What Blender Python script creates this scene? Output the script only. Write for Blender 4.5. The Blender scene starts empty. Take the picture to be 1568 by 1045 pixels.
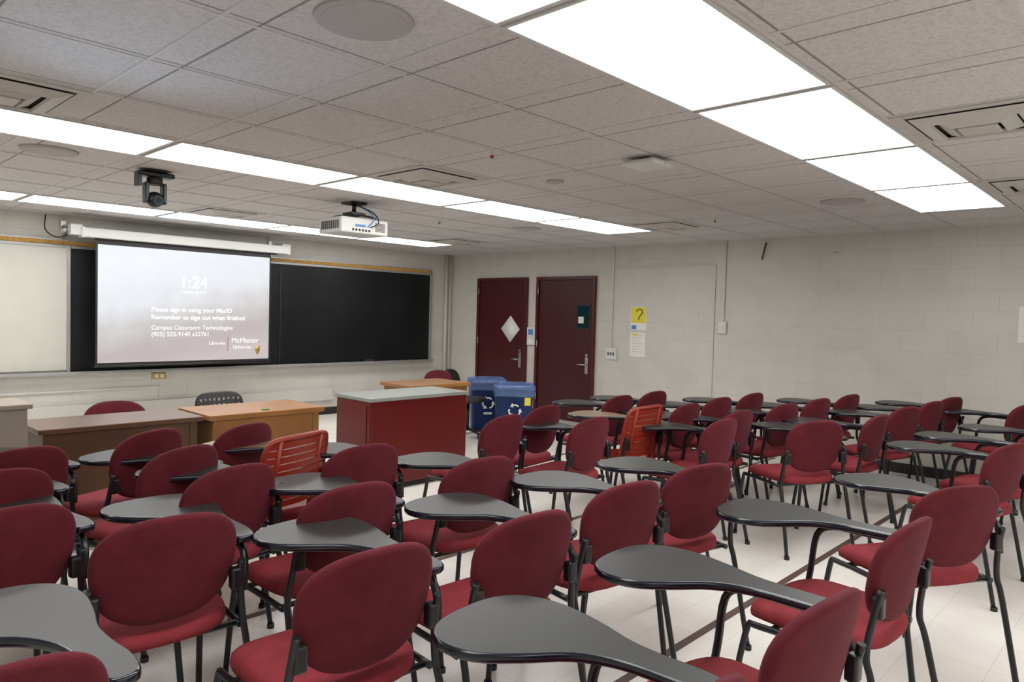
import bpy, bmesh, math, random
from mathutils import Vector, Matrix
random.seed(4)
EYE=1.46; CEIL=2.38
CX,CY=-7.733,-8.659
scene=bpy.context.scene
try:
    scene.view_settings.view_transform='Standard'
    scene.view_settings.look='None'
    scene.view_settings.exposure=0
except Exception: pass

# ---------------------------------------------------------------- materials
def mat(name,col,rough=.5,metal=0,var=.08,vscale=6,bump=0,bscale=60,coat=0,spec=.5,emit=None,estr=0,sheen=0):
    m=bpy.data.materials.new(name); m.use_nodes=True; nt=m.node_tree; b=nt.nodes["Principled BSDF"]
    tc=nt.nodes.new("ShaderNodeTexCoord")
    n=nt.nodes.new("ShaderNodeTexNoise"); n.inputs["Scale"].default_value=vscale; n.inputs["Detail"].default_value=4
    nt.links.new(tc.outputs["Object"],n.inputs["Vector"])
    r=nt.nodes.new("ShaderNodeValToRGB"); r.color_ramp.elements[0].position=.3; r.color_ramp.elements[1].position=.7
    r.color_ramp.elements[0].color=[c*(1-var) for c in col]+[1]; r.color_ramp.elements[1].color=[min(1,c*(1+var)) for c in col]+[1]
    nt.links.new(n.outputs["Fac"],r.inputs["Fac"]); nt.links.new(r.outputs["Color"],b.inputs["Base Color"])
    b.inputs["Roughness"].default_value=rough; b.inputs["Metallic"].default_value=metal
    b.inputs["Specular IOR Level"].default_value=spec
    b.inputs["Coat Weight"].default_value=coat
    if sheen:
        b.inputs["Sheen Weight"].default_value=sheen; b.inputs["Sheen Roughness"].default_value=.35; b.inputs["Sheen Tint"].default_value=(.75,.35,.5,1)
    if bump:
        n2=nt.nodes.new("ShaderNodeTexNoise"); n2.inputs["Scale"].default_value=bscale; n2.inputs["Detail"].default_value=3
        nt.links.new(tc.outputs["Object"],n2.inputs["Vector"])
        bp=nt.nodes.new("ShaderNodeBump"); bp.inputs["Strength"].default_value=bump; bp.inputs["Distance"].default_value=.004
        nt.links.new(n2.outputs["Fac"],bp.inputs["Height"]); nt.links.new(bp.outputs["Normal"],b.inputs["Normal"])
    if emit:
        b.inputs["Emission Color"].default_value=list(emit)+[1]; b.inputs["Emission Strength"].default_value=estr
    return m
def grid_mat(name,axes,col,col2,mortar,bw,rh,ms,offset,rough,bump=.3,speck=0,shift=(0,0),spec=.5):
    m=bpy.data.materials.new(name); m.use_nodes=True; nt=m.node_tree; b=nt.nodes["Principled BSDF"]
    g=nt.nodes.new("ShaderNodeNewGeometry"); s=nt.nodes.new("ShaderNodeSeparateXYZ"); c=nt.nodes.new("ShaderNodeCombineXYZ")
    nt.links.new(g.outputs["Position"],s.inputs[0])
    for i,a in enumerate(axes):
        ad=nt.nodes.new("ShaderNodeMath"); ad.operation='ADD'; ad.inputs[1].default_value=20+shift[i]
        nt.links.new(s.outputs[a],ad.inputs[0]); nt.links.new(ad.outputs[0],c.inputs[i])
    br=nt.nodes.new("ShaderNodeTexBrick"); br.offset=offset; br.squash=1
    nt.links.new(c.outputs[0],br.inputs["Vector"])
    br.inputs["Color1"].default_value=list(col)+[1]; br.inputs["Color2"].default_value=list(col2)+[1]; br.inputs["Mortar"].default_value=list(mortar)+[1]
    br.inputs["Scale"].default_value=1; br.inputs["Mortar Size"].default_value=ms; br.inputs["Mortar Smooth"].default_value=.3
    br.inputs["Brick Width"].default_value=bw; br.inputs["Row Height"].default_value=rh; br.inputs["Bias"].default_value=0
    n=nt.nodes.new("ShaderNodeTexNoise"); n.inputs["Scale"].default_value=speck if speck else 3; n.inputs["Detail"].default_value=6
    nt.links.new(g.outputs["Position"],n.inputs["Vector"])
    r=nt.nodes.new("ShaderNodeValToRGB"); r.color_ramp.elements[0].position=.36; r.color_ramp.elements[1].position=.56
    lo=.84 if speck else .94
    r.color_ramp.elements[0].color=(lo,lo,lo,1); r.color_ramp.elements[1].color=(1,1,1,1)
    nt.links.new(n.outputs["Fac"],r.inputs["Fac"])
    mx=nt.nodes.new("ShaderNodeMix"); mx.data_type='RGBA'; mx.blend_type='MULTIPLY'; mx.inputs[0].default_value=1
    nt.links.new(br.outputs["Color"],mx.inputs[6]); nt.links.new(r.outputs["Color"],mx.inputs[7]); nt.links.new(mx.outputs[2],b.inputs["Base Color"])
    b.inputs["Roughness"].default_value=rough; b.inputs["Specular IOR Level"].default_value=spec
    if bump:
        bp=nt.nodes.new("ShaderNodeBump"); bp.invert=True; bp.inputs["Strength"].default_value=bump; bp.inputs["Distance"].default_value=.005
        nt.links.new(br.outputs["Fac"],bp.inputs["Height"]); nt.links.new(bp.outputs["Normal"],b.inputs["Normal"])
    return m
WALLC=(.55,.53,.485)
M_wf=grid_mat("painted_block_front",("X","Z"),WALLC,[c*.985 for c in WALLC],[c*.90 for c in WALLC],.40,.20,.004,.5,.55)
M_wr=grid_mat("painted_block_right",("Y","Z"),WALLC,[c*.985 for c in WALLC],[c*.90 for c in WALLC],.40,.20,.004,.5,.5)
M_ceil=grid_mat("acoustic_tile",("X","Y"),(.62,.60,.595),(.605,.585,.58),(.26,.25,.25),.61,.62,.006,0,.9,.3,speck=75,shift=(0.01,0.07))
M_floor=grid_mat("vinyl_floor_tile",("X","Y"),(.84,.815,.76),(.81,.785,.73),(.66,.63,.57),.305,.305,.0016,0,.25,.05)
M_fab=mat("maroon_fabric_shaded",(.098,.011,.017),.85,var=.12,vscale=14,bump=.5,bscale=260,spec=.2,sheen=.12)  # maroon cloth; the unlit tone of the chair backs is put into this colour
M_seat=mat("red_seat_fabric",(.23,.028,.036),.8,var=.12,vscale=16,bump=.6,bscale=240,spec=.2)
M_blk=mat("black_metal",(.008,.008,.009),.35,var=.1,spec=.5)
M_tab=mat("grey_laminate",(.033,.034,.033),.36,var=.05,spec=.42)
M_edge=mat("black_edge_band",(.004,.006,.012),.2,var=.05,spec=.6)
M_tan=mat("tan_laminate",(.22,.15,.10),.35,var=.08)
M_org=mat("orange_plastic",(.26,.022,.009),.4,var=.06)
M_oak=mat("oak_veneer",(.27,.115,.024),.42,var=.16,vscale=5)
M_oakt=mat("oak_top",(.31,.14,.048),.36,var=.1,vscale=5)
M_brn=mat("walnut_laminate",(.085,.035,.014),.4,var=.18,vscale=5)
M_brnt=mat("walnut_top",(.14,.080,.052),.35,var=.1,vscale=5)
M_pale=mat("pale_wood",(.30,.255,.20),.5,var=.07,vscale=9)
M_red=mat("red_enamel",(.115,.0045,.004),.4,var=.07,vscale=2,coat=.1,spec=.35)
M_gtop=mat("grey_desk_top",(.27,.285,.26),.35,var=.05)
M_door=mat("maroon_door_paint",(.055,.007,.010),.42,var=.07,vscale=2,spec=.35)
M_dfrm=mat("maroon_frame_paint",(.075,.009,.013),.35,var=.05,spec=.4)
M_steel=mat("brushed_steel",(.45,.45,.44),.3,metal=.9,var=.08)
M_alu=mat("aluminium_trim",(.40,.40,.39),.38,metal=.6,var=.06)
M_white=mat("white_plastic",(.60,.60,.58),.4,var=.03)
M_wht2=mat("tbar_white",(.58,.56,.555),.6,var=.03)
M_paper=mat("paper",(.72,.71,.68),.8,var=.03)
M_yel=mat("yellow_paper",(.68,.60,.06),.8,var=.04)
M_bboard=mat("blackboard_slate",(.006,.007,.0075),.45,var=.6,vscale=1.6,spec=.3)
M_wboard=mat("whiteboard_gloss",(.58,.57,.50),.35,var=.02)
M_cork=mat("cork_strip",(.46,.26,.06),.7,var=.25,vscale=25)
M_dark=mat("dark_rubber",(.015,.013,.012),.6,var=.1)
M_line=mat("floor_inlay_strip",(.10,.06,.05),.5,var=.1)
M_blue=mat("blue_bin_plastic",(.008,.035,.16),.4,var=.1)
M_glass=mat("dark_window_glass",(.008,.03,.035),.08,var=.2)
M_conduit=mat("conduit_paint",(.54,.52,.48),.45,var=.03)
M_brass=mat("brass_plate",(.45,.32,.09),.4,metal=.4,var=.1)
M_ind=mat("indicator_red",(.3,.015,.015),.4)
M_grn=mat("indicator_green",(.02,.25,.03),.4)
M_vent=mat("vent_paint",(.50,.48,.445),.5,var=.04)
M_vdark=mat("vent_slot_dark",(.03,.028,.027),.9)
M_grille=mat("speaker_grille",(.42,.40,.40),.7,var=.1,vscale=200)
M_bag=mat("clear_bin_liner",(.16,.25,.50),.2,var=.3,vscale=18,bump=.4,bscale=14)
M_bag.node_tree.nodes["Principled BSDF"].inputs["Alpha"].default_value=.45
M_blue2=mat("blue_light",(.06,.22,.5),.6)
def light_mat():
    m=bpy.data.materials.new("fluorescent_diffuser"); m.use_nodes=True; nt=m.node_tree; nt.nodes.clear()
    o=nt.nodes.new("ShaderNodeOutputMaterial"); e=nt.nodes.new("ShaderNodeEmission")
    e.inputs["Color"].default_value=(1,.99,.975,1); e.inputs["Strength"].default_value=8.2
    nt.links.new(e.outputs[0],o.inputs[0]); return m
M_light=light_mat()
def screen_mat():
    m=bpy.data.materials.new("projected_slide"); m.use_nodes=True; nt=m.node_tree; b=nt.nodes["Principled BSDF"]
    g=nt.nodes.new("ShaderNodeTexCoord"); s=nt.nodes.new("ShaderNodeSeparateXYZ"); nt.links.new(g.outputs["Generated"],s.inputs[0])
    r=nt.nodes.new("ShaderNodeValToRGB"); e=r.color_ramp.elements
    e[0].position=0; e[0].color=(.58,.50,.51,1); e[1].position=1; e[1].color=(.88,.93,1,1)
    x=e.new(.22); x.color=(.50,.42,.43,1); x=e.new(.38); x.color=(.57,.55,.53,1); x=e.new(.52); x.color=(.70,.69,.72,1); x=e.new(.68); x.color=(.80,.84,.90,1)
    n=nt.nodes.new("ShaderNodeTexNoise"); n.inputs["Scale"].default_value=5; n.inputs["Detail"].default_value=6
    nt.links.new(g.outputs["Generated"],n.inputs["Vector"])
    a=nt.nodes.new("ShaderNodeMath"); a.operation='MULTIPLY_ADD'; a.inputs[1].default_value=.4
    nt.links.new(n.outputs["Fac"],a.inputs[0]); nt.links.new(s.outputs["Z"],a.inputs[2])
    sx=nt.nodes.new("ShaderNodeMath"); sx.operation='MULTIPLY'; sx.inputs[1].default_value=-.36; nt.links.new(s.outputs["X"],sx.inputs[0])
    ad=nt.nodes.new("ShaderNodeMath"); ad.operation='ADD'; nt.links.new(a.outputs[0],ad.inputs[0]); nt.links.new(sx.outputs[0],ad.inputs[1])
    nt.links.new(ad.outputs[0],r.inputs["Fac"])
    nt.links.new(r.outputs["Color"],b.inputs["Emission Color"]); b.inputs["Emission Strength"].default_value=.84
    b.inputs["Base Color"].default_value=(.10,.10,.10,1); b.inputs["Roughness"].default_value=.9
    return m
M_scr=screen_mat()
M_txt=mat("slide_text",(.3,.3,.3),.8,emit=(1,1,1),estr=.95)

# ---------------------------------------------------------------- mesh helpers
class MB:
    def __init__(s): s.bm=bmesh.new(); s.mats=[]
    def mi(s,m):
        if m not in s.mats: s.mats.append(m)
        return s.mats.index(m)
    def box(s,a,b,m,bev=0):
        c=Vector([(a[i]+b[i])/2 for i in range(3)]); d=[abs(b[i]-a[i]) for i in range(3)]
        r=bmesh.ops.create_cube(s.bm,size=1); vs=r["verts"]
        for v in vs: v.co=Vector((v.co.x*d[0],v.co.y*d[1],v.co.z*d[2]))+c
        fs=set(f for v in vs for f in v.link_faces)
        k=s.mi(m)
        for f in fs: f.material_index=k
        if bev:
            es=list(set(e for v in vs for e in v.link_edges))
            r2=bmesh.ops.bevel(s.bm,geom=es,offset=bev,segments=2,profile=.5,affect='EDGES',clamp_overlap=True)
            for f in r2["faces"]: f.material_index=k
    def tube(s,pts,r,m,seg=8,smooth=4,cap=True):
        P=[Vector(p) for p in pts]
        if smooth and len(P)>2:
            Q=[]
            for i in range(len(P)-1):
                p0=P[max(i-1,0)];p1=P[i];p2=P[i+1];p3=P[min(i+2,len(P)-1)]
                for j in range(smooth):
                    t=j/smooth
                    Q.append(.5*((2*p1)+(p2-p0)*t+(2*p0-5*p1+4*p2-p3)*t*t+(-p0+3*p1-3*p2+p3)*t**3))
            Q.append(P[-1]); P=Q
        k=s.mi(m); rings=[]; n=None
        for i,p in enumerate(P):
            t=(P[min(i+1,len(P)-1)]-P[max(i-1,0)]).normalized()
            if n is None: n=t.orthogonal().normalized()
            n=(n-t*n.dot(t)).normalized(); bb=t.cross(n)
            rings.append([s.bm.verts.new(p+(n*math.cos(2*math.pi*j/seg)+bb*math.sin(2*math.pi*j/seg))*r) for j in range(seg)])
        for a,b in zip(rings,rings[1:]):
            for j in range(seg):
                f=s.bm.faces.new((a[j],a[(j+1)%seg],b[(j+1)%seg],b[j])); f.material_index=k; f.smooth=True
        if cap:
            for rg in (rings[0][::-1],rings[-1]):
                f=s.bm.faces.new(rg); f.material_index=k
    def cyl(s,c,r,h,m,axis='Z',seg=24,r2=None):
        r2=r if r2 is None else r2; k=s.mi(m); A=[];B=[]
        for j in range(seg):
            a=2*math.pi*j/seg; ca,sa=math.cos(a),math.sin(a)
            if axis=='Z': A.append(s.bm.verts.new((c[0]+r*ca,c[1]+r*sa,c[2]))); B.append(s.bm.verts.new((c[0]+r2*ca,c[1]+r2*sa,c[2]+h)))
            if axis=='X': A.append(s.bm.verts.new((c[0],c[1]+r*ca,c[2]+r*sa))); B.append(s.bm.verts.new((c[0]+h,c[1]+r2*ca,c[2]+r2*sa)))
            if axis=='Y': A.append(s.bm.verts.new((c[0]+r*ca,c[1],c[2]+r*sa))); B.append(s.bm.verts.new((c[0]+r2*ca,c[1]+h,c[2]+r2*sa)))
        for j in range(seg):
            f=s.bm.faces.new((A[j],A[(j+1)%seg],B[(j+1)%seg],B[j])); f.material_index=k; f.smooth=True
        for q in (A[::-1],B):
            f=s.bm.faces.new(q); f.material_index=k
    def pillow(s,outline,rings,mapf,m,center):
        k=s.mi(m); R=[]
        for sc,h in rings:
            R.append([s.bm.verts.new(mapf(center[0]+(p[0]-center[0])*sc,center[1]+(p[1]-center[1])*sc,h)) for p in outline])
        n=len(outline)
        for a,b in zip(R,R[1:]):
            for j in range(n):
                f=s.bm.faces.new((a[j],a[(j+1)%n],b[(j+1)%n],b[j])); f.material_index=k; f.smooth=True
        for q in (R[0][::-1],R[-1]):
            f=s.bm.faces.new(q); f.material_index=k; f.smooth=True
    def poly(s,pts,m,smooth=False):
        f=s.bm.faces.new([s.bm.verts.new(p) for p in pts]); f.material_index=s.mi(m); f.smooth=smooth; return f
    def mesh(s,name):
        bmesh.ops.recalc_face_normals(s.bm,faces=s.bm.faces)
        me=bpy.data.meshes.new(name); s.bm.to_mesh(me); s.bm.free()
        for m in s.mats: me.materials.append(m)
        return me
    def obj(s,name,parent=None,loc=(0,0,0),rz=0):
        o=bpy.data.objects.new(name,s.mesh(name)); bpy.context.collection.objects.link(o); o.location=loc; o.rotation_euler=(0,0,rz)
        if parent: o.parent=parent
        return o
def link(me,name,loc,rz):
    o=bpy.data.objects.new(name,me); bpy.context.collection.objects.link(o); o.location=loc; o.rotation_euler=(0,0,rz); return o
def catmull(P,n=4):
    Q=[];N=len(P)
    for i in range(N):
        p0,p1,p2,p3=[Vector(P[(i+d)%N]) for d in (-1,0,1,2)]
        for j in range(n):
            t=j/n
            Q.append(.5*((2*p1)+(p2-p0)*t+(2*p0-5*p1+4*p2-p3)*t*t+(-p0+3*p1-3*p2+p3)*t**3))
    return Q

# ---------------------------------------------------------------- room shell
XL,YB=-9.4,-10.6
def slab(name,a,b,m):
    q=MB(); q.box(a,b,m); return q.obj(name)
slab("floor",(XL-.1,YB-.1,-.1),(.1,.1,0),M_floor)
slab("ceiling",(XL-.1,YB-.1,CEIL),(.1,.1,CEIL+.1),M_ceil)
slab("wall_front",(XL-.1,0,0),(.1,.1,CEIL),M_wf)
slab("wall_right",(0,YB-.1,0),(.1,0,CEIL),M_wr)
slab("wall_left",(XL-.1,YB-.1,0),(XL,0,CEIL),M_wr)
slab("wall_back",(XL,YB-.1,0),(0,YB,CEIL),M_wf)
q=MB(); q.box((XL,-.012,0),(-.013,-.001,.10),M_dark,.002); q.obj("baseboard_front")
q=MB(); q.box((-.012,YB,0),(-.001,-2.90,.10),M_dark,.002); q.box((-.012,-1.83,0),(-.001,-1.67,.10),M_dark); q.box((-.012,-.61,0),(-.001,-.013,.10),M_dark); q.obj("baseboard_right")
q=MB()
for y in (-2.35,-3.93,-5.5,-7.07,-8.64): q.box((XL+.3,y-.02,0),(-.25,y+.02,.002),M_line)
q.obj("trim_floor_inlay")
q=MB()
x=-.61
while x>XL: q.box((x-.009,YB,CEIL-.003),(x+.006,0,CEIL),M_wht2); x-=.61
y=-7.01+.62*11
while y>YB:
    if y<0: q.box((XL,y-.009,CEIL-.0035),(0,y+.006,CEIL),M_wht2)
    y-=.62
q.box((-.02,YB,CEIL-.004),(0,0,CEIL),M_wht2); q.box((XL,-.02,CEIL-.004),(0,0,CEIL),M_wht2)
q.obj("trim_ceiling_grid")
for yc in (-7.32,-4.22,-1.12,-10.11):
    for k in range(6):
        x1=-1.22-1.22*k; x0=x1-1.22
        q=MB(); q.box((x0+.026,yc-.284,CEIL-.006),(x1-.026,yc+.284,CEIL-.001),M_light)
        for a,b in (((x0+.012,yc-.298,0),(x1-.012,yc-.284,0)),((x0+.012,yc+.284,0),(x1-.012,yc+.298,0)),((x0+.012,yc-.284,0),(x0+.026,yc+.284,0)),((x1-.026,yc-.284,0),(x1-.012,yc+.284,0))):
            q.box((a[0],a[1],CEIL-.009),(b[0],b[1],CEIL-.0005),M_white)
        q.obj("ceiling_light_panel")
def vent(x,y):
    q=MB(); z=CEIL
    q.box((x-.26,y-.265,z-.005),(x+.26,y+.265,z-.001),M_vdark)
    # flat outer flange
    for a,b in (((-.295,-.3),(.295,-.25)),((-.295,.25),(.295,.3)),((-.295,-.25),(-.245,.25)),((.245,-.25),(.295,.25))):
        q.box((x+a[0],y+a[1],z-.008),(x+b[0],y+b[1],z-.001),M_vent,.002)
    for o,i,zo,zi in ((.235,.165,z-.012,z-.034),(.145,.09,z-.016,z-.042)):
        O=[(-o,-o),(o,-o),(o,o),(-o,o)]; I=[(-i,-i),(i,-i),(i,i),(-i,i)]
        for j in range(4):
            a,b=O[j],O[(j+1)%4]; c,d=I[(j+1)%4],I[j]
            q.poly([(x+a[0],y+a[1],zo),(x+b[0],y+b[1],zo),(x+c[0],y+c[1],zi),(x+d[0],y+d[1],zi)],M_vent)
            q.poly([(x+d[0],y+d[1],zi),(x+c[0],y+c[1],zi),(x+c[0]*.97,y+c[1]*.97,zi+.012),(x+d[0]*.97,y+d[1]*.97,zi+.012)],M_vent)
    q.box((x-.075,y-.075,z-.046),(x+.075,y+.075,z-.036),M_vent,.004)
    q.obj("ceiling_air_vent")
for x,y in ((-7.0,-4.84),(-4.575,-4.84),(-4.575,-1.74),(-1.525,-4.84),(-1.525,-1.74),(-3.965,-7.94),(-2.135,-7.94)): vent(x,y)
def spk(x,y,r,n="ceiling_speaker"):
    q=MB(); q.cyl((x,y,CEIL-.012),r,.012,M_grille,seg=40,r2=r*1.04); q.cyl((x,y,CEIL-.014),r*.9,.004,M_grille,seg=40); q.obj(n)
for x,y in ((-6.40,-6.72),(-6.50,-3.60),(-2.06,-3.47),(-2.08,-6.71)): spk(x,y,.15)
spk(-3.96,-5.46,.06,"smoke_detector")
q=MB(); q.box((-4.29,-6.45,CEIL-.05),(-4.07,-6.23,CEIL-.02),M_white,.014); q.box((-4.21,-6.38,CEIL-.022),(-4.13,-6.30,CEIL),M_blk); q.box((-4.175,-6.452,CEIL-.04),(-4.165,-6.449,CEIL-.036),M_blue2); q.obj("wifi_access_point")
for x,y,m in ((-4.87,-5.76,M_ind),(-3.06,-3.21,M_grn),(-1.78,-5.51,M_grn)):
    q=MB(); q.box((x-.005,y-.005,CEIL-.03),(x+.005,y+.005,CEIL),M_white,.001); q.box((x-.008,y-.008,CEIL-.045),(x+.008,y+.008,CEIL-.028),m,.003); q.obj("hanging_indicator_tag")

# ---------------------------------------------------------------- front wall boards
e=-.001
q=MB(); q.box((-8.6,-.035,.74),(-5.47,e,2.04),M_wboard)
q.box((-8.62,-.045,2.03),(-5.44,e,2.06),M_alu,.003); q.box((-5.47,-.05,.72),(-5.435,e,2.06),M_alu,.003); q.box((-8.64,-.045,.72),(-8.60,e,2.06),M_alu)
q.obj("whiteboard")
q=MB(); q.box((-5.43,-.03,.72),(-.50,e,2.04),M_bboard)
q.box((-5.43,-.045,2.03),(-.46,e,2.06),M_alu,.003); q.box((-.50,-.045,.72),(-.46,e,2.06),M_alu,.003); q.box((-3.03,-.036,.74),(-3.015,-.028,2.03),M_dark)
q.obj("blackboard")
q=MB(); q.box((-8.6,-.03,2.062),(-.46,e,2.105),M_cork); q.box((-8.6,-.035,2.105),(-.46,e,2.118),M_alu); q.obj("trim_cork_strip")
q=MB(); q.box((-8.6,-.10,.690),(-.44,e,.715),M_alu,.006); q.box((-8.6,-.10,.712),(-.44,-.09,.725),M_alu,.003); q.obj("chalk_tray")
q=MB(); q.box((-1.72,-.09,.726),(-1.57,-.052,.76),M_dark,.006); q.box((-1.72,-.09,.716),(-1.57,-.052,.728),M_pale); q.obj("chalkboard_eraser")
q=MB(); q.box((-4.60,-.02,.60),(-4.44,e,.67),M_brass,.004); q.box((-4.57,-.024,.615),(-4.53,-.018,.655),M_white); q.box((-4.51,-.024,.615),(-4.47,-.018,.655),M_white); q.obj("electrical_outlet")
q=MB(); q.box((-8,-.02,.50),(-4.50,e,.52),M_conduit,.003); q.box((-4.52,-.02,.1),(-4.50,e,.5),M_conduit,.003); q.box((-8,-.03,.20),(-2.2,e,.36),M_conduit,.005); q.obj("trim_cable_raceway")
q=MB(); q.tube([(-.16,-.03,.1),(-.16,-.03,CEIL)],.022,M_conduit,smooth=0); q.tube([(-.08,-.03,.1),(-.08,-.03,CEIL)],.013,M_conduit,smooth=0); q.obj("corner_conduit_pipe")
scr=bpy.data.objects.new("projection_screen",None); bpy.context.collection.objects.link(scr)
q=MB(); q.box((-5.42,-.42,2.135),(-3.12,-.30,2.235),M_white,.012); q.box((-5.435,-.425,2.13),(-5.40,-.295,2.24),M_white,.008); q.box((-3.14,-.425,2.13),(-3.105,-.295,2.24),M_white,.008)
q.box((-5.30,-.372,2.12),(-3.26,-.345,2.14),M_blk); q.obj("housing",scr)
q=MB(); q.box((-5.29,-.361,.80),(-3.335,-.358,2.13),M_dark); q.tube([(-5.30,-.36,.795),(-3.325,-.36,.795)],.013,M_blk,smooth=0); q.obj("black_border",scr)
q=MB(); q.box((-5.270,-.366,.830),(-3.355,-.3615,2.075),M_scr); q.obj("projected_picture",scr)
q=MB()
for x in (-5.50,-3.17):
    q.box((x-.02,-.36,2.24),(x+.02,e,2.265),M_steel,.003); q.box((x-.025,-.03,2.13),(x+.025,e,2.32),M_steel,.003); q.tube([(x,-.03,2.15),(x,-.3,2.25)],.012,M_steel,smooth=0)
    q.box((x-.03,-.40,2.15),(x+.08,-.30,2.26),M_white,.006)
q.tube([(-5.46,-.30,2.2),(-5.60,-.25,2.12),(-5.68,-.1,2.2),(-5.66,-.03,2.36)],.006,M_blk); q.obj("mounting_brackets",scr)
def text(s,x,z,size,al='LEFT',off=.0):
    c=bpy.data.curves.new("slide_text","FONT"); c.body=s; c.size=size; c.align_x=al; c.materials.append(M_txt); c.offset=off
    o=bpy.data.objects.new("slide_text",c); bpy.context.collection.objects.link(o); o.location=(x,-.369,z); o.rotation_euler=(math.pi/2,0,0); o.parent=scr
text("1:24",-4.28,1.66,.19,'CENTER'); text("Tuesday, April 29",-4.28,1.60,.04,'CENTER')
text("Please sign in using your MacID",-4.74,1.385,.072,off=.0006); text("Remember to sign out when finished",-4.74,1.30,.072,off=.0006)
text("Campus Classroom Technologies",-4.74,1.185,.068); text("(905) 525-9140 x22761",-4.74,1.11,.068)
text("Libraries",-4.10,1.01,.055); text("McMaster",-3.83,1.03,.085); text("University",-3.81,.96,.055)
q=MB(); q.box((-3.875,-.3685,.93),(-3.87,-.3665,1.1),M_ind); q.pillow([(-3.53,.99),(-3.47,.99),(-3.47,.93),(-3.50,.88),(-3.53,.93)],[(1,-.3675),(1,-.3685)],lambda x,z,h:(x,h,z),M_brass,(-3.50,.94)); q.obj("slide_crest",scr)

# ---------------------------------------------------------------- doors & right wall
def door(name,y0,y1,top,window):
    q=MB(); f=.045
    q.box((-.045,y0,0),(e,y0-f,top),M_dfrm,.004); q.box((-.045,y1+f,0),(e,y1,top),M_dfrm,.004); q.box((-.045,y0-f,top-f),(e,y1+f,top),M_dfrm,.004)
    q.box((-.018,y0-f-.002,0.01),(e,y1+f+.002,top-f-.002),M_door,.002)
    yh=y1+f+.08
    q.box((-.026,yh-.025,.68),(-.018,yh+.025,.90),M_steel,.003); q.cyl((-.07,yh,.80),.012,.055,M_steel,'X',12); q.tube([(-.07,yh,.80),(-.07,yh+.13,.80)],.010,M_steel,smooth=0)
    q.cyl((-.03,yh,.93),.02,.012,M_steel,'X',16)
    for z in (.25,1.0,1.75): q.tube([(-.047,y0-f,z),(-.047,y0-f,z+.1)],.008,M_steel,smooth=0)
    if window:
        q.box((-.026,-2.57,1.28),(-.016,-2.81,1.62),M_dark,.003); q.box((-.028,-2.595,1.305),(-.026,-2.785,1.595),M_glass); q.box((-.029,-2.61,1.36),(-.028,-2.70,1.45),M_paper)
    q.obj(name)
door("door_1",-.62,-1.66,2.0,False)
door("door_2",-1.84,-2.89,2.0,True)
q=MB(); yc,zc=-1.33,1.24
q.pillow([(yc-.19,zc),(yc,zc+.20),(yc+.19,zc),(yc,zc-.20)],[(1,-.0195),(1,-.0215)],lambda y,z,h:(h,y,z),M_paper,(yc,zc)); q.obj("paper_diamond_notice")
q=MB(); q.box((-.03,-1.672,1.02),(e,-1.828,1.28),M_white,.004); q.box((-.032,-1.70,1.17),(-.03,-1.79,1.25),M_blue2); q.box((-.032,-1.69,1.04),(-.03,-1.80,1.10),M_paper); q.obj("room_number_sign")
q=MB()
q.box((-.02,-3.135,1.05),(e,-3.165,CEIL),M_conduit,.004); q.box((-.03,-3.08,.90),(e,-3.25,1.05),M_white,.005)
for y in (-3.125,-3.165,-3.205): q.box((-.036,y-.008,.955),(-.03,y+.008,.995),M_dark)
q.obj("light_switch_panel")
q=MB(); q.box((-.02,-4.705,1.44),(e,-4.735,CEIL),M_conduit,.004); q.box((-.035,-4.67,1.30),(e,-4.77,1.44),M_white,.006); q.cyl((-.045,-4.72,1.37),.02,.012,M_white,'X',16)
q.box((-.015,-3.170,2.085),(e,-4.61,2.10),M_conduit,.003); q.box((-.015,-4.59,.12),(e,-4.61,2.10),M_conduit,.003); q.obj("conduit_junction_box")
q=MB(); q.box((-.003,-3.44,1.30),(e,-3.68,1.60),M_paper); q.box((-.005,-3.45,1.39),(-.003,-3.67,1.59),M_yel)
q.tube([(-.006,-3.53,1.53),(-.006,-3.55,1.56),(-.006,-3.60,1.56),(-.006,-3.615,1.52),(-.006,-3.58,1.48),(-.006,-3.56,1.43)],.006,M_dark); q.box((-.005,-3.46,1.31),(-.003,-3.53,1.36),M_blue2); q.obj("accessibility_poster")
q=MB(); q.box((-.003,-3.44,.96),(e,-3.67,1.27),M_paper)
for i in range(7): q.box((-.004,-3.47,1.23-i*.035),(-.003,-3.64+.03*(i%3),1.235-i*.035),M_grille)
q.box((-.004,-3.47,1.235),(-.003,-3.56,1.255),M_yel); q.obj("notice_paper")
q=MB(); q.box((-.003,-7.55,1.33),(e,-7.85,1.65),M_paper)
for i in range(6): q.box((-.004,-7.59,1.58-i*.04),(-.003,-7.81+.03*(i%3),1.585-i*.04),M_grille)
q.obj("information_poster")
q=MB(); q.tube([(-.03,-5.21,2.33),(-.03,-5.17,2.14)],.009,M_blk,smooth=0); q.box((-.03,-5.22,2.30),(e,-5.20,2.32),M_steel); q.obj("hanging_black_strap")
q=MB(); q.cyl((-.03,-5.95,2.19),.012,.029,M_white,'X',12); q.cyl((-.036,-5.95,2.19),.006,.008,M_dark,'X',10); q.obj("thermostat_sensor_knob")

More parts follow.
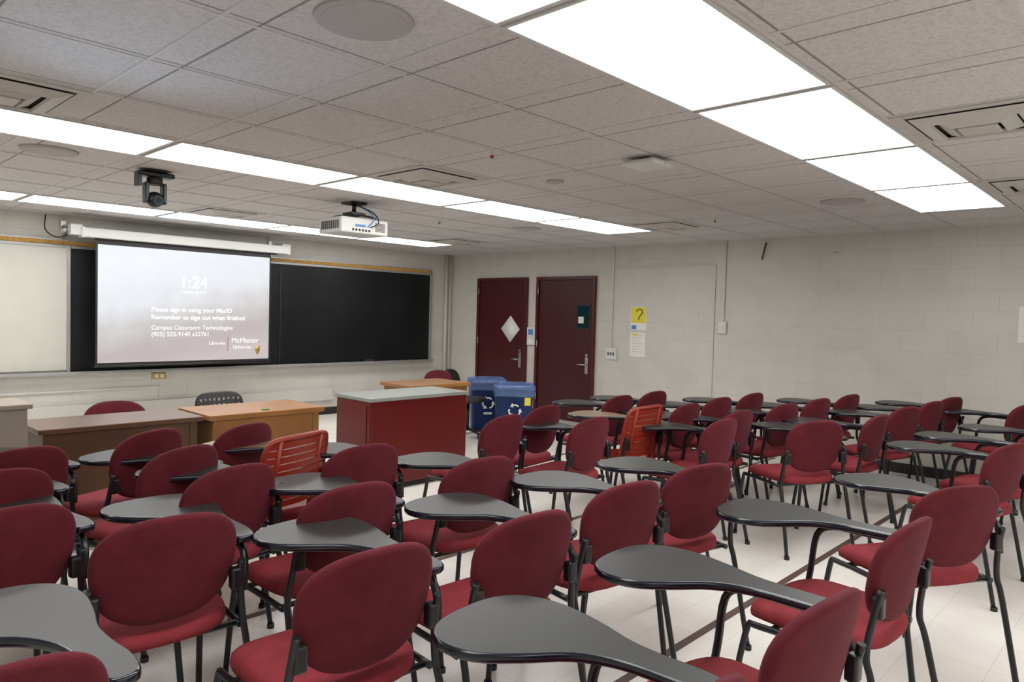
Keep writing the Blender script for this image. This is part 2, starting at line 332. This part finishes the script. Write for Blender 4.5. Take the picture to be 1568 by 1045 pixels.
# ---------------------------------------------------------------- ceiling camera and projector
q=MB(); x,y=-5.84,-3.46
q.box((x-.07,y-.07,CEIL-.015),(x+.07,y+.07,CEIL-.004),M_blk,.004); q.box((x-.12,y-.05,CEIL-.05),(x+.12,y+.05,CEIL-.015),M_blk,.012)
q.box((x-.12,y-.045,CEIL-.12),(x-.095,y+.045,CEIL-.04),M_blk,.006)
q.cyl((x,y,CEIL-.10),.05,.045,M_dark,seg=24)
q.box((x-.070,y-.04,CEIL-.23),(x-.045,y+.04,CEIL-.085),M_blk,.012); q.box((x+.045,y-.04,CEIL-.23),(x+.070,y+.04,CEIL-.085),M_blk,.012)
r=bmesh.ops.create_uvsphere(q.bm,u_segments=24,v_segments=14,radius=.055); k=q.mi(M_blk)
for v in r["verts"]: v.co=v.co+Vector((x,y,CEIL-.20))
for f in set(f for v in r["verts"] for f in v.link_faces): f.material_index=k; f.smooth=True
q.cyl((x,y-.075,CEIL-.21),.032,.04,M_dark,'Y',24); q.cyl((x,y-.078,CEIL-.21),.020,.006,M_glass,'Y',20)
q.tube([(x+.04,y+.03,CEIL-.05),(x+.09,y+.05,CEIL-.03),(x+.10,y+.07,CEIL-.004)],.005,M_brass); q.obj("ceiling_ptz_camera")
q=MB(); x,y=-4.20,-3.42; z0=2.100
q.box((x-.235,y-.17,z0),(x+.235,y+.17,z0+.13),M_white,.012)
for i in range(9): q.box((x-.238,y-.13+i*.03,z0+.03),(x-.234,y-.115+i*.03,z0+.10),M_vdark)
for i in range(6): q.box((x-.13+i*.032,y-.173,z0+.02),(x-.112+i*.032,y-.168,z0+.038),M_vdark)
q.box((x-.10,y-.173,z0+.055),(x+.0,y-.169,z0+.075),M_blue2); q.cyl((x+.10,y+.17,z0+.065),.045,.03,M_dark,'Y',24)
for i in range(7): q.box((x+.10,y-.173,z0+.03+i*.011),(x+.20,y-.169,z0+.035+i*.011),M_vdark)
q.cyl((x,y,z0+.19),.018,CEIL-z0-.19,M_blk); q.box((x-.08,y-.08,CEIL-.02),(x+.08,y+.08,CEIL-.004),M_blk,.004)
q.box((x-.07,y-.07,z0+.165),(x+.07,y+.07,z0+.19),M_blk,.004)
for a,b in ((-1,-1),(1,-1),(1,1),(-1,1)): q.tube([(x+a*.03,y+b*.03,z0+.175),(x+a*.12,y+b*.12,z0+.15),(x+a*.13,y+b*.13,z0+.127)],.009,M_blk,seg=6)
q.tube([(x+.02,y-.175,z0+.06),(x+.05,y-.22,z0+.12),(x+.07,y-.14,z0+.19),(x+.03,y-.02,CEIL-.03)],.005,M_blue2); q.tube([(x+.05,y-.175,z0+.06),(x+.10,y-.22,z0+.10),(x+.10,y-.14,z0+.19),(x+.03,y,CEIL-.02)],.005,M_blk)
q.obj("ceiling_projector")

# ---------------------------------------------------------------- furniture
def desk(name,x0,x1,y0,y1,h,mb,mt,tt=.03,over=.03):
    q=MB(); q.box((x0,y0,h-tt),(x1,y1,h),mt,.005); q.box((x0+.002,y0-.002,h-tt+.003),(x1-.002,y0+.004,h-.004),mb)
    a,b=x0+over,x1-over; c,d=y0+over,y1-over
    q.box((a,c,.03),(b,c+.02,h-tt),mb,.003); q.box((a,c+.02,0),(a+.02,d,h-tt),mb,.003); q.box((b-.02,c+.02,0),(b,d,h-tt),mb,.003)
    q.box((a,c-.004,.03),(a+.05,c+.004,h-tt),mb,.002); q.box((b-.05,c-.004,.03),(b,c+.004,h-tt),mb,.002)
    w=(b-a)*.3
    q.box((b-.02-w,c+.03,.06),(b-.02,d-.01,h-tt),mb,.003)
    for i in range(3):
        z=.08+i*.2; q.box((b-.01-w,d-.01,z),(b-.03,d+.006,z+.19),mb,.003); q.box((b-w*.7,d+.006,z+.09),(b-w*.45,d+.016,z+.10),M_steel)
    q.obj(name)
desk("brown_teacher_desk",-6.66,-5.74,-4.05,-3.58,.745,M_brn,M_brnt)
desk("oak_teacher_desk",-5.72,-4.88,-4.10,-3.58,.75,M_oak,M_oakt,.035)
desk("oak_side_desk",-3.44,-2.68,-3.32,-2.80,.75,M_oak,M_oakt,.035)
q=MB(); q.box((-5.32,-4.04,.7505),(-5.28,-4.00,.756),M_grn,.002); q.obj("green_sticky_notes")
q=MB(); x0,x1,y0,y1=-4.42,-3.37,-4.02,-3.52
q.box((x0,y0,.735),(x1,y1,.765),M_gtop,.004); q.box((x0+.01,y0+.01,.05),(x1-.01,y1-.01,.735),M_red,.006); q.box((x0+.05,y0+.05,0),(x1-.05,y1-.05,.05),M_dark)
q.box((x0+.0,y0+.006,.055),(x0+.03,y0+.04,.733),M_red,.004)
q.box((x0+.005,y0+.06,.10),(x0+.012,y1-.06,.70),M_red,.003); q.obj("red_instructor_console")
q=MB(); q.box((-7.55,-4.28,0),(-6.76,-4.26,.90),M_pale,.003); q.box((-7.55,-4.26,0),(-7.53,-3.98,.90),M_pale); q.box((-6.78,-4.26,0),(-6.76,-3.98,.90),M_pale); q.box((-7.57,-4.30,.90),(-6.74,-3.96,.925),M_pale,.004)
q.box((-7.53,-4.26,.45),(-6.78,-4.0,.47),M_pale); q.obj("wooden_lectern")

def binn(x,y,rz):
    w,d,h=.225,.17,.64; q=MB()
    def ring(sw,sd,z,rr=.04):
        pts=[]
        for cx,cy,a0 in ((sw-rr,sd-rr,0),(-sw+rr,sd-rr,90),(-sw+rr,-sd+rr,180),(sw-rr,-sd+rr,270)):
            for i in range(4):
                a=math.radians(a0+i*30); pts.append((cx+rr*math.cos(a),cy+rr*math.sin(a),z))
        return pts
    def shell(rs,m,jit=0):
        R=[[q.bm.verts.new((p[0]+random.uniform(-jit,jit),p[1]+random.uniform(-jit,jit),p[2]+random.uniform(-jit,jit))) for p in r] for r in rs]; k=q.mi(m); n=len(R[0])
        for a,b in zip(R,R[1:]):
            for j in range(n):
                f=q.bm.faces.new((a[j],a[(j+1)%n],b[(j+1)%n],b[j])); f.material_index=k; f.smooth=True
        return R
    R=shell([ring(w*.84,d*.82,0),ring(w*.97,d*.96,h-.05),ring(w,d,h-.05),ring(w,d,h),ring(w-.012,d-.012,h),ring(w*.78,d*.76,.03)],M_blue)
    f=q.bm.faces.new(R[0][::-1]); f.material_index=q.mi(M_blue); f=q.bm.faces.new(R[-1]); f.material_index=q.mi(M_blue)
    shell([ring(w*.98+.008,d*.98+.008,h-.12),ring(w+.012,d+.012,h-.05),ring(w+.010,d+.010,h+.008),ring(w-.012,d-.012,h+.018),ring(w-.03,d-.03,h-.08)],M_bag,.006)
    for t in range(3):
        a=math.radians(90+120*t)
        def P(r,ang): return (r*math.cos(ang),-d*.93-.006,.36+r*math.sin(ang))
        q.tube([P(.062,a-.75),P(.066,a-.3),P(.066,a+.3)],.010,M_paper,seg=6,smooth=3)
        b=a+.3; q.pillow([(.092*math.cos(b),.092*math.sin(b)),(.040*math.cos(b),.040*math.sin(b)),(.068*math.cos(b+.62),.068*math.sin(b+.62))],[(1,-d*.93-.002),(1,-d*.93-.012)],lambda x_,z_,h_:(x_,h_,.36+z_),M_paper,(0,0))
    q.box((-.05,-d*.93-.004,.22),(.05,-d*.93+.004,.25),M_paper)
    q.box((w*.5,-d*.97-.006,.42),(w*.8,-d*.9,.51),M_yel)
    q.obj("recycling_bin",loc=(x,y,0),rz=rz)
binn(-1.46,-2.32,math.radians(-38)); binn(-1.68,-2.99,math.radians(-42))

# ---------------------------------------------------------------- tablet arm chair
def back_outline(hw,hz,zc,n=44,taper=.14,ex=2.9):
    o=[]
    for i in range(n):
        a=2*math.pi*i/n; c,s=math.cos(a),math.sin(a)
        zz=math.copysign(abs(s)**(2/ex),s); xx=math.copysign(abs(c)**(2/ex),c)
        o.append((xx*hw*(1-taper*(1-zz)/2),zc+zz*hz))
    return o
TZ=-.010
def tablet(q,m):
    P=[(.215,-.185),(.275,-.185),(.292,-.10),(.286,0),(.288,.09),(.312,.20),(.326,.32),(.30,.43),(.225,.49),(.11,.493),(.0,.462),(-.05,.385),(-.03,.29),(.045,.215),(.135,.145),(.187,.05),(.203,-.07)]
    O=catmull(P,4); n=len(O)
    def inset(d):
        r=[]
        for i in range(n):
            t=(O[(i+1)%n]-O[i-1]).normalized(); nn=Vector((-t.y,t.x)); r.append(O[i]+nn*d)
        return r
    lv=[(.004,.706),(0,.711),(0,.724),(.004,.729)]
    k=q.mi(M_edge); R=[[q.bm.verts.new((p.x,p.y,z+TZ)) for p in inset(d)] for d,z in lv]
    for a,b in zip(R,R[1:]):
        for j in range(n):
            f=q.bm.faces.new((a[j],a[(j+1)%n],b[(j+1)%n],b[j])); f.material_index=k; f.smooth=True
    f=q.bm.faces.new(R[0][::-1]); f.material_index=k
    R2=[q.bm.verts.new((p.x,p.y,.7295+TZ)) for p in inset(.006)]
    for j in range(n):
        f=q.bm.faces.new((R[-1][j],R[-1][(j+1)%n],R2[(j+1)%n],R2[j])); f.material_index=k
    f=q.bm.faces.new(R2); f.material_index=q.mi(m)
def frame(q,tab=True):
    for s in (-1,1):
        q.tube([(s*.250,-.31,0.005),(s*.240,-.23,.36),(s*.235,-.205,.45),(s*.222,-.215,.56),(s*.215,-.235,.66)],.0115,M_blk)
        q.tube([(s*.250,.24,0.005),(s*.238,.19,.38),(s*.235,.13,.425),(s*.237,-.18,.425)],.0115,M_blk)
        q.cyl((s*.250,-.31,0),.016,.02,M_dark,seg=10); q.cyl((s*.250,.24,0),.016,.02,M_dark,seg=10)
        q.box((s*.202-.018,-.240,.565),(s*.202+.018,-.205,.635),M_blk,.008)
    q.tube([(-.237,.10,.425),(.237,.10,.425)],.010,M_blk,smooth=0); q.tube([(-.237,-.16,.425),(.237,-.16,.425)],.010,M_blk,smooth=0)
    if tab:
        q.tube([(.245,.20,.40),(.255,.19,.50),(.252,.17,.64),(.25,.11,.684),(.247,.0,.689),(.247,-.12,.687),(.243,-.19,.65),(.232,-.215,.55)],.0125,M_blk)
        q.box((.205,.09,.688),(.275,.19,.698),M_blk,.003)
def chair_mesh(tab=True):
    q=MB(); frame(q,tab)
    so=[]
    for i in range(40):
        a=2*math.pi*i/40; c,s=math.cos(a),math.sin(a); xx=math.copysign(abs(c)**(2/3.4),c); yy=math.copysign(abs(s)**(2/3.4),s)
        so.append((xx*.228*(1+.04*yy),yy*.225+.01))
    def ms(x,y,h): return (x,y,h-.02*max(0,(y-.10)/.14)**2+.010*(x/.23)**2)
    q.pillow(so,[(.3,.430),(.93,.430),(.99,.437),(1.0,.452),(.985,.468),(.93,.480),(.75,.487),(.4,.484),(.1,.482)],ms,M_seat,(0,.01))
    bo=back_outline(.222,.168,.676,ex=2.6)
    def mbk(x,z,h): return (x,-.205-.19*(z-.52)+.85*x*x-h*1.0,z)
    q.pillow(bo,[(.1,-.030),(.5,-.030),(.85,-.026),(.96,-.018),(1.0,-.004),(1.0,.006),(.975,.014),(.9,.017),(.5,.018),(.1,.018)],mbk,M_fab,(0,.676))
    if tab: tablet(q,M_tab)
    return q.mesh("tablet_arm_chair")
def orange_mesh():
    q=MB(); frame(q)
    so=[(p[0]*.225/.222,(p[1]-.68)*.225/.162+.01) for p in back_outline(.222,.162,.68,taper=0)]
    q.pillow(so,[(.3,.432),(.98,.440),(1,.450),(.97,.458),(.85,.446),(.3,.440)],lambda x,y,h:(x,y,h+.02*(x/.23)**2),M_org,(0,.01))
    def pb(x,z,off=0): return (x,-.205-.19*(z-.52)+.7*x*x-off,z)
    for i in range(9):
        z=.50+i*.037; w=.20+.012*(i/8) if i<8 else .195
        n=10; k=q.mi(M_org)
        A=[[q.bm.verts.new(pb(-w+2*w*j/n,z+dz,o)) for j in range(n+1)] for dz,o in ((0,.009),(.031,.009),(.031,-.009),(0,-.009))]
        for r in range(4):
            for j in range(n):
                f=q.bm.faces.new((A[r][j],A[r][j+1],A[(r+1)%4][j+1],A[(r+1)%4][j])); f.material_index=k
    q.tube([pb(-.19,.44),pb(-.205,.52),pb(-.215,.70),pb(-.205,.80),pb(-.16,.835),pb(0,.842),pb(.16,.835),pb(.205,.80),pb(.215,.70),pb(.205,.52),pb(.19,.44)],.014,M_org)
    for x in (-.14,.14): q.tube([pb(x,.46),pb(x,.65),pb(x,.84)],.014,M_org,smooth=0,seg=6)
    tablet(q,M_tan); return q.mesh("orange_slatted_chair")
ME=chair_mesh(); MN=chair_mesh(False); MO=orange_mesh()
# (x, y, clockwise turn in degrees, sideways shift, [0 = no tablet])
B=[(-6.86,-4.66,-14,0),(-7.00,-5.22,-8,-35),(-7.10,-5.84,-6,-35),(-6.29,-4.42,-24,34,0),(-5.75,-4.50,-20,24,0),(-6.36,-4.98,-20,44),(-6.27,-5.68,-10,-8),(-6.80,-6.22,5,10),
(-5.58,-5.57,0,10),(-6.09,-6.22,0,13),(-5.33,-6.18,3,13),(-6.49,-6.96,4,5),(-5.88,-6.97,6,25),(-5.22,-6.95,8,16),(-7.44,-7.03,0,0),(-4.15,-5.26,-6,0,0),(-3.78,-5.70,-2,6),(-3.52,-5.08,-6,0,0),
(-4.62,-6.97,14,14),(-3.04,-6.26,2,12),(-2.49,-6.15,5,5),(-2.57,-6.80,30,0),(-1.75,-6.96,4,0),(-.98,-6.96,14,0),(-.22,-6.98,12,0),(.40,-7.00,14,0),
(-4.12,-7.98,32,4),(-4.90,-7.95,4,20),(-5.87,-8.01,4,22),(-6.51,-8.03,2,0),(-2.52,-7.93,16,0),(.15,-7.62,10,0),
(-2.40,-5.0,0,0),(-1.83,-5.0,0,0),(-2.40,-5.68,0,0),(-1.75,-5.63,4,0),(-1.14,-5.66,4,0),(-1.68,-6.20,10,0),(-1.02,-6.24,8,0),(-.30,-6.27,8,0)]
cnt=[0]
def place(me,name,bx,by,deg,px=0,sc=.886):
    t=math.radians(deg); rx,ry=bx-CX,by-CY
    s=px/1097*(rx*.7266+ry*.687); rx+=s*.687; ry-=s*.7266
    qx,qy=CX+rx*sc,CY+ry*sc
    ox,oy=qx+.26*math.sin(t),qy+.26*math.cos(t)
    lim=-.50
    if ox>lim:
        k=(lim-CX)/(ox-CX); ox=lim; oy=CY+(oy-CY)*k
    o=link(me,name,(ox,oy,0),-t); cnt[0]+=1; o.scale=(1,1,1+.0022*((cnt[0]*7)%5-2))
for b in B: place(ME if len(b)<5 else MN,"tablet_arm_chair",b[0],b[1],b[2]+random.uniform(-1.5,1.5),b[3])
place(MO,"orange_slatted_chair",-5.69,-5.13,-18,8); place(MO,"orange_slatted_chair",-3.01,-5.61,0,10)
for x,y,d in ((-7.56,-6.22,8),(-2.42,-7.78,12),(-1.70,-7.90,10),(-.95,-8.3,6)):
    link(ME,"tablet_arm_chair",(x,y,0),-math.radians(d))

def staff(name,x,y,rz,top,mb,perf=False):
    q=MB()
    for a in range(5):
        t=2*math.pi*a/5; q.tube([(0,0,.10),(.20*math.cos(t),.20*math.sin(t),.06)],.015,M_blk,smooth=0); q.cyl((.20*math.cos(t),.20*math.sin(t)-.012,.028),.028,.024,M_dark,'Y',14)
    q.cyl((0,0,.08),.025,.34,M_blk)
    o=[(p[0],(p[1]-.68)*.21/.162) for p in back_outline(.212,.162,.68,taper=0)]
    q.pillow(o,[(.3,.42),(.97,.425),(1,.445),(.95,.465),(.4,.47)],lambda x,y,h:(x,y,h),mb,(0,0))
    hz=.15; bo=back_outline(.205,hz,top-hz,taper=-.05,ex=4 if perf else 2.6)
    q.pillow(bo,[(.1,-.02),(.9,-.018),(1,0),(.9,.018),(.1,.02)],lambda x,z,h:(x,-.22-.15*(z-.5)+.6*x*x-h,z),mb,(0,top-hz))
    q.tube([(0,0,.42),(0,-.2,.43),(0,-.26,top-.2)],.018,M_blk)
    if perf:
        for i in range(5):
            for j in range(9):
                xx=-.16+j*.04; zz=top-.24+i*.045; q.box((xx-.006,-.22-.15*(zz-.5)+.6*xx*xx+.016,zz-.012),(xx+.006,-.22-.15*(zz-.5)+.6*xx*xx+.0205,zz+.012),M_grille)
                q.box((xx-.006,-.22-.15*(zz-.5)+.6*xx*xx-.0215,zz-.012),(xx+.006,-.22-.15*(zz-.5)+.6*xx*xx-.017,zz+.012),M_grille)
    q.obj(name,loc=(x,y,0),rz=rz)
staff("office_chair",-5.98,-3.27,math.pi-.15,.755,M_fab)
staff("office_chair",-5.16,-3.27,math.pi+.1,.775,M_dark,True)
staff("office_chair",-2.60,-2.49,math.radians(100),.80,M_fab)
staff("office_chair",-1.98,-2.53,math.radians(200),.79,M_dark)

# ---------------------------------------------------------------- camera
f,yaw,pit,rho=1096.57,.7571,.0375,.0267
d=Vector((math.cos(yaw)*math.cos(pit),math.sin(yaw)*math.cos(pit),-math.sin(pit)))
r0=Vector((math.sin(yaw),-math.cos(yaw),0)); u0=r0.cross(d)
r=r0*math.cos(rho)+u0*math.sin(rho); u=-r0*math.sin(rho)+u0*math.cos(rho)
cam=bpy.data.cameras.new("camera"); cam.lens=f/1568*36; cam.sensor_width=36; cam.sensor_fit='HORIZONTAL'; cam.clip_start=.05
co=bpy.data.objects.new("camera",cam); bpy.context.collection.objects.link(co)
co.matrix_world=Matrix((( r.x,u.x,-d.x,CX),(r.y,u.y,-d.y,CY),(r.z,u.z,-d.z,EYE),(0,0,0,1)))
scene.camera=co
# added cool spot with no fixture, makes the bluish glow on the ceiling
L=bpy.data.lights.new("added_ceiling_glow","SPOT"); L.energy=30; L.color=(.58,.77,1); L.spot_size=math.radians(62); L.spot_blend=1; L.shadow_soft_size=.15
lo=bpy.data.objects.new("added_ceiling_glow",L); bpy.context.collection.objects.link(lo); lo.location=(-6.9,-5.0,1.1)
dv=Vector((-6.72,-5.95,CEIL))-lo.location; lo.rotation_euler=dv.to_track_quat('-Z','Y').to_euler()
w=bpy.data.worlds.new("world"); scene.world=w; w.use_nodes=True; w.node_tree.nodes["Background"].inputs[0].default_value=(.05,.05,.055,1)
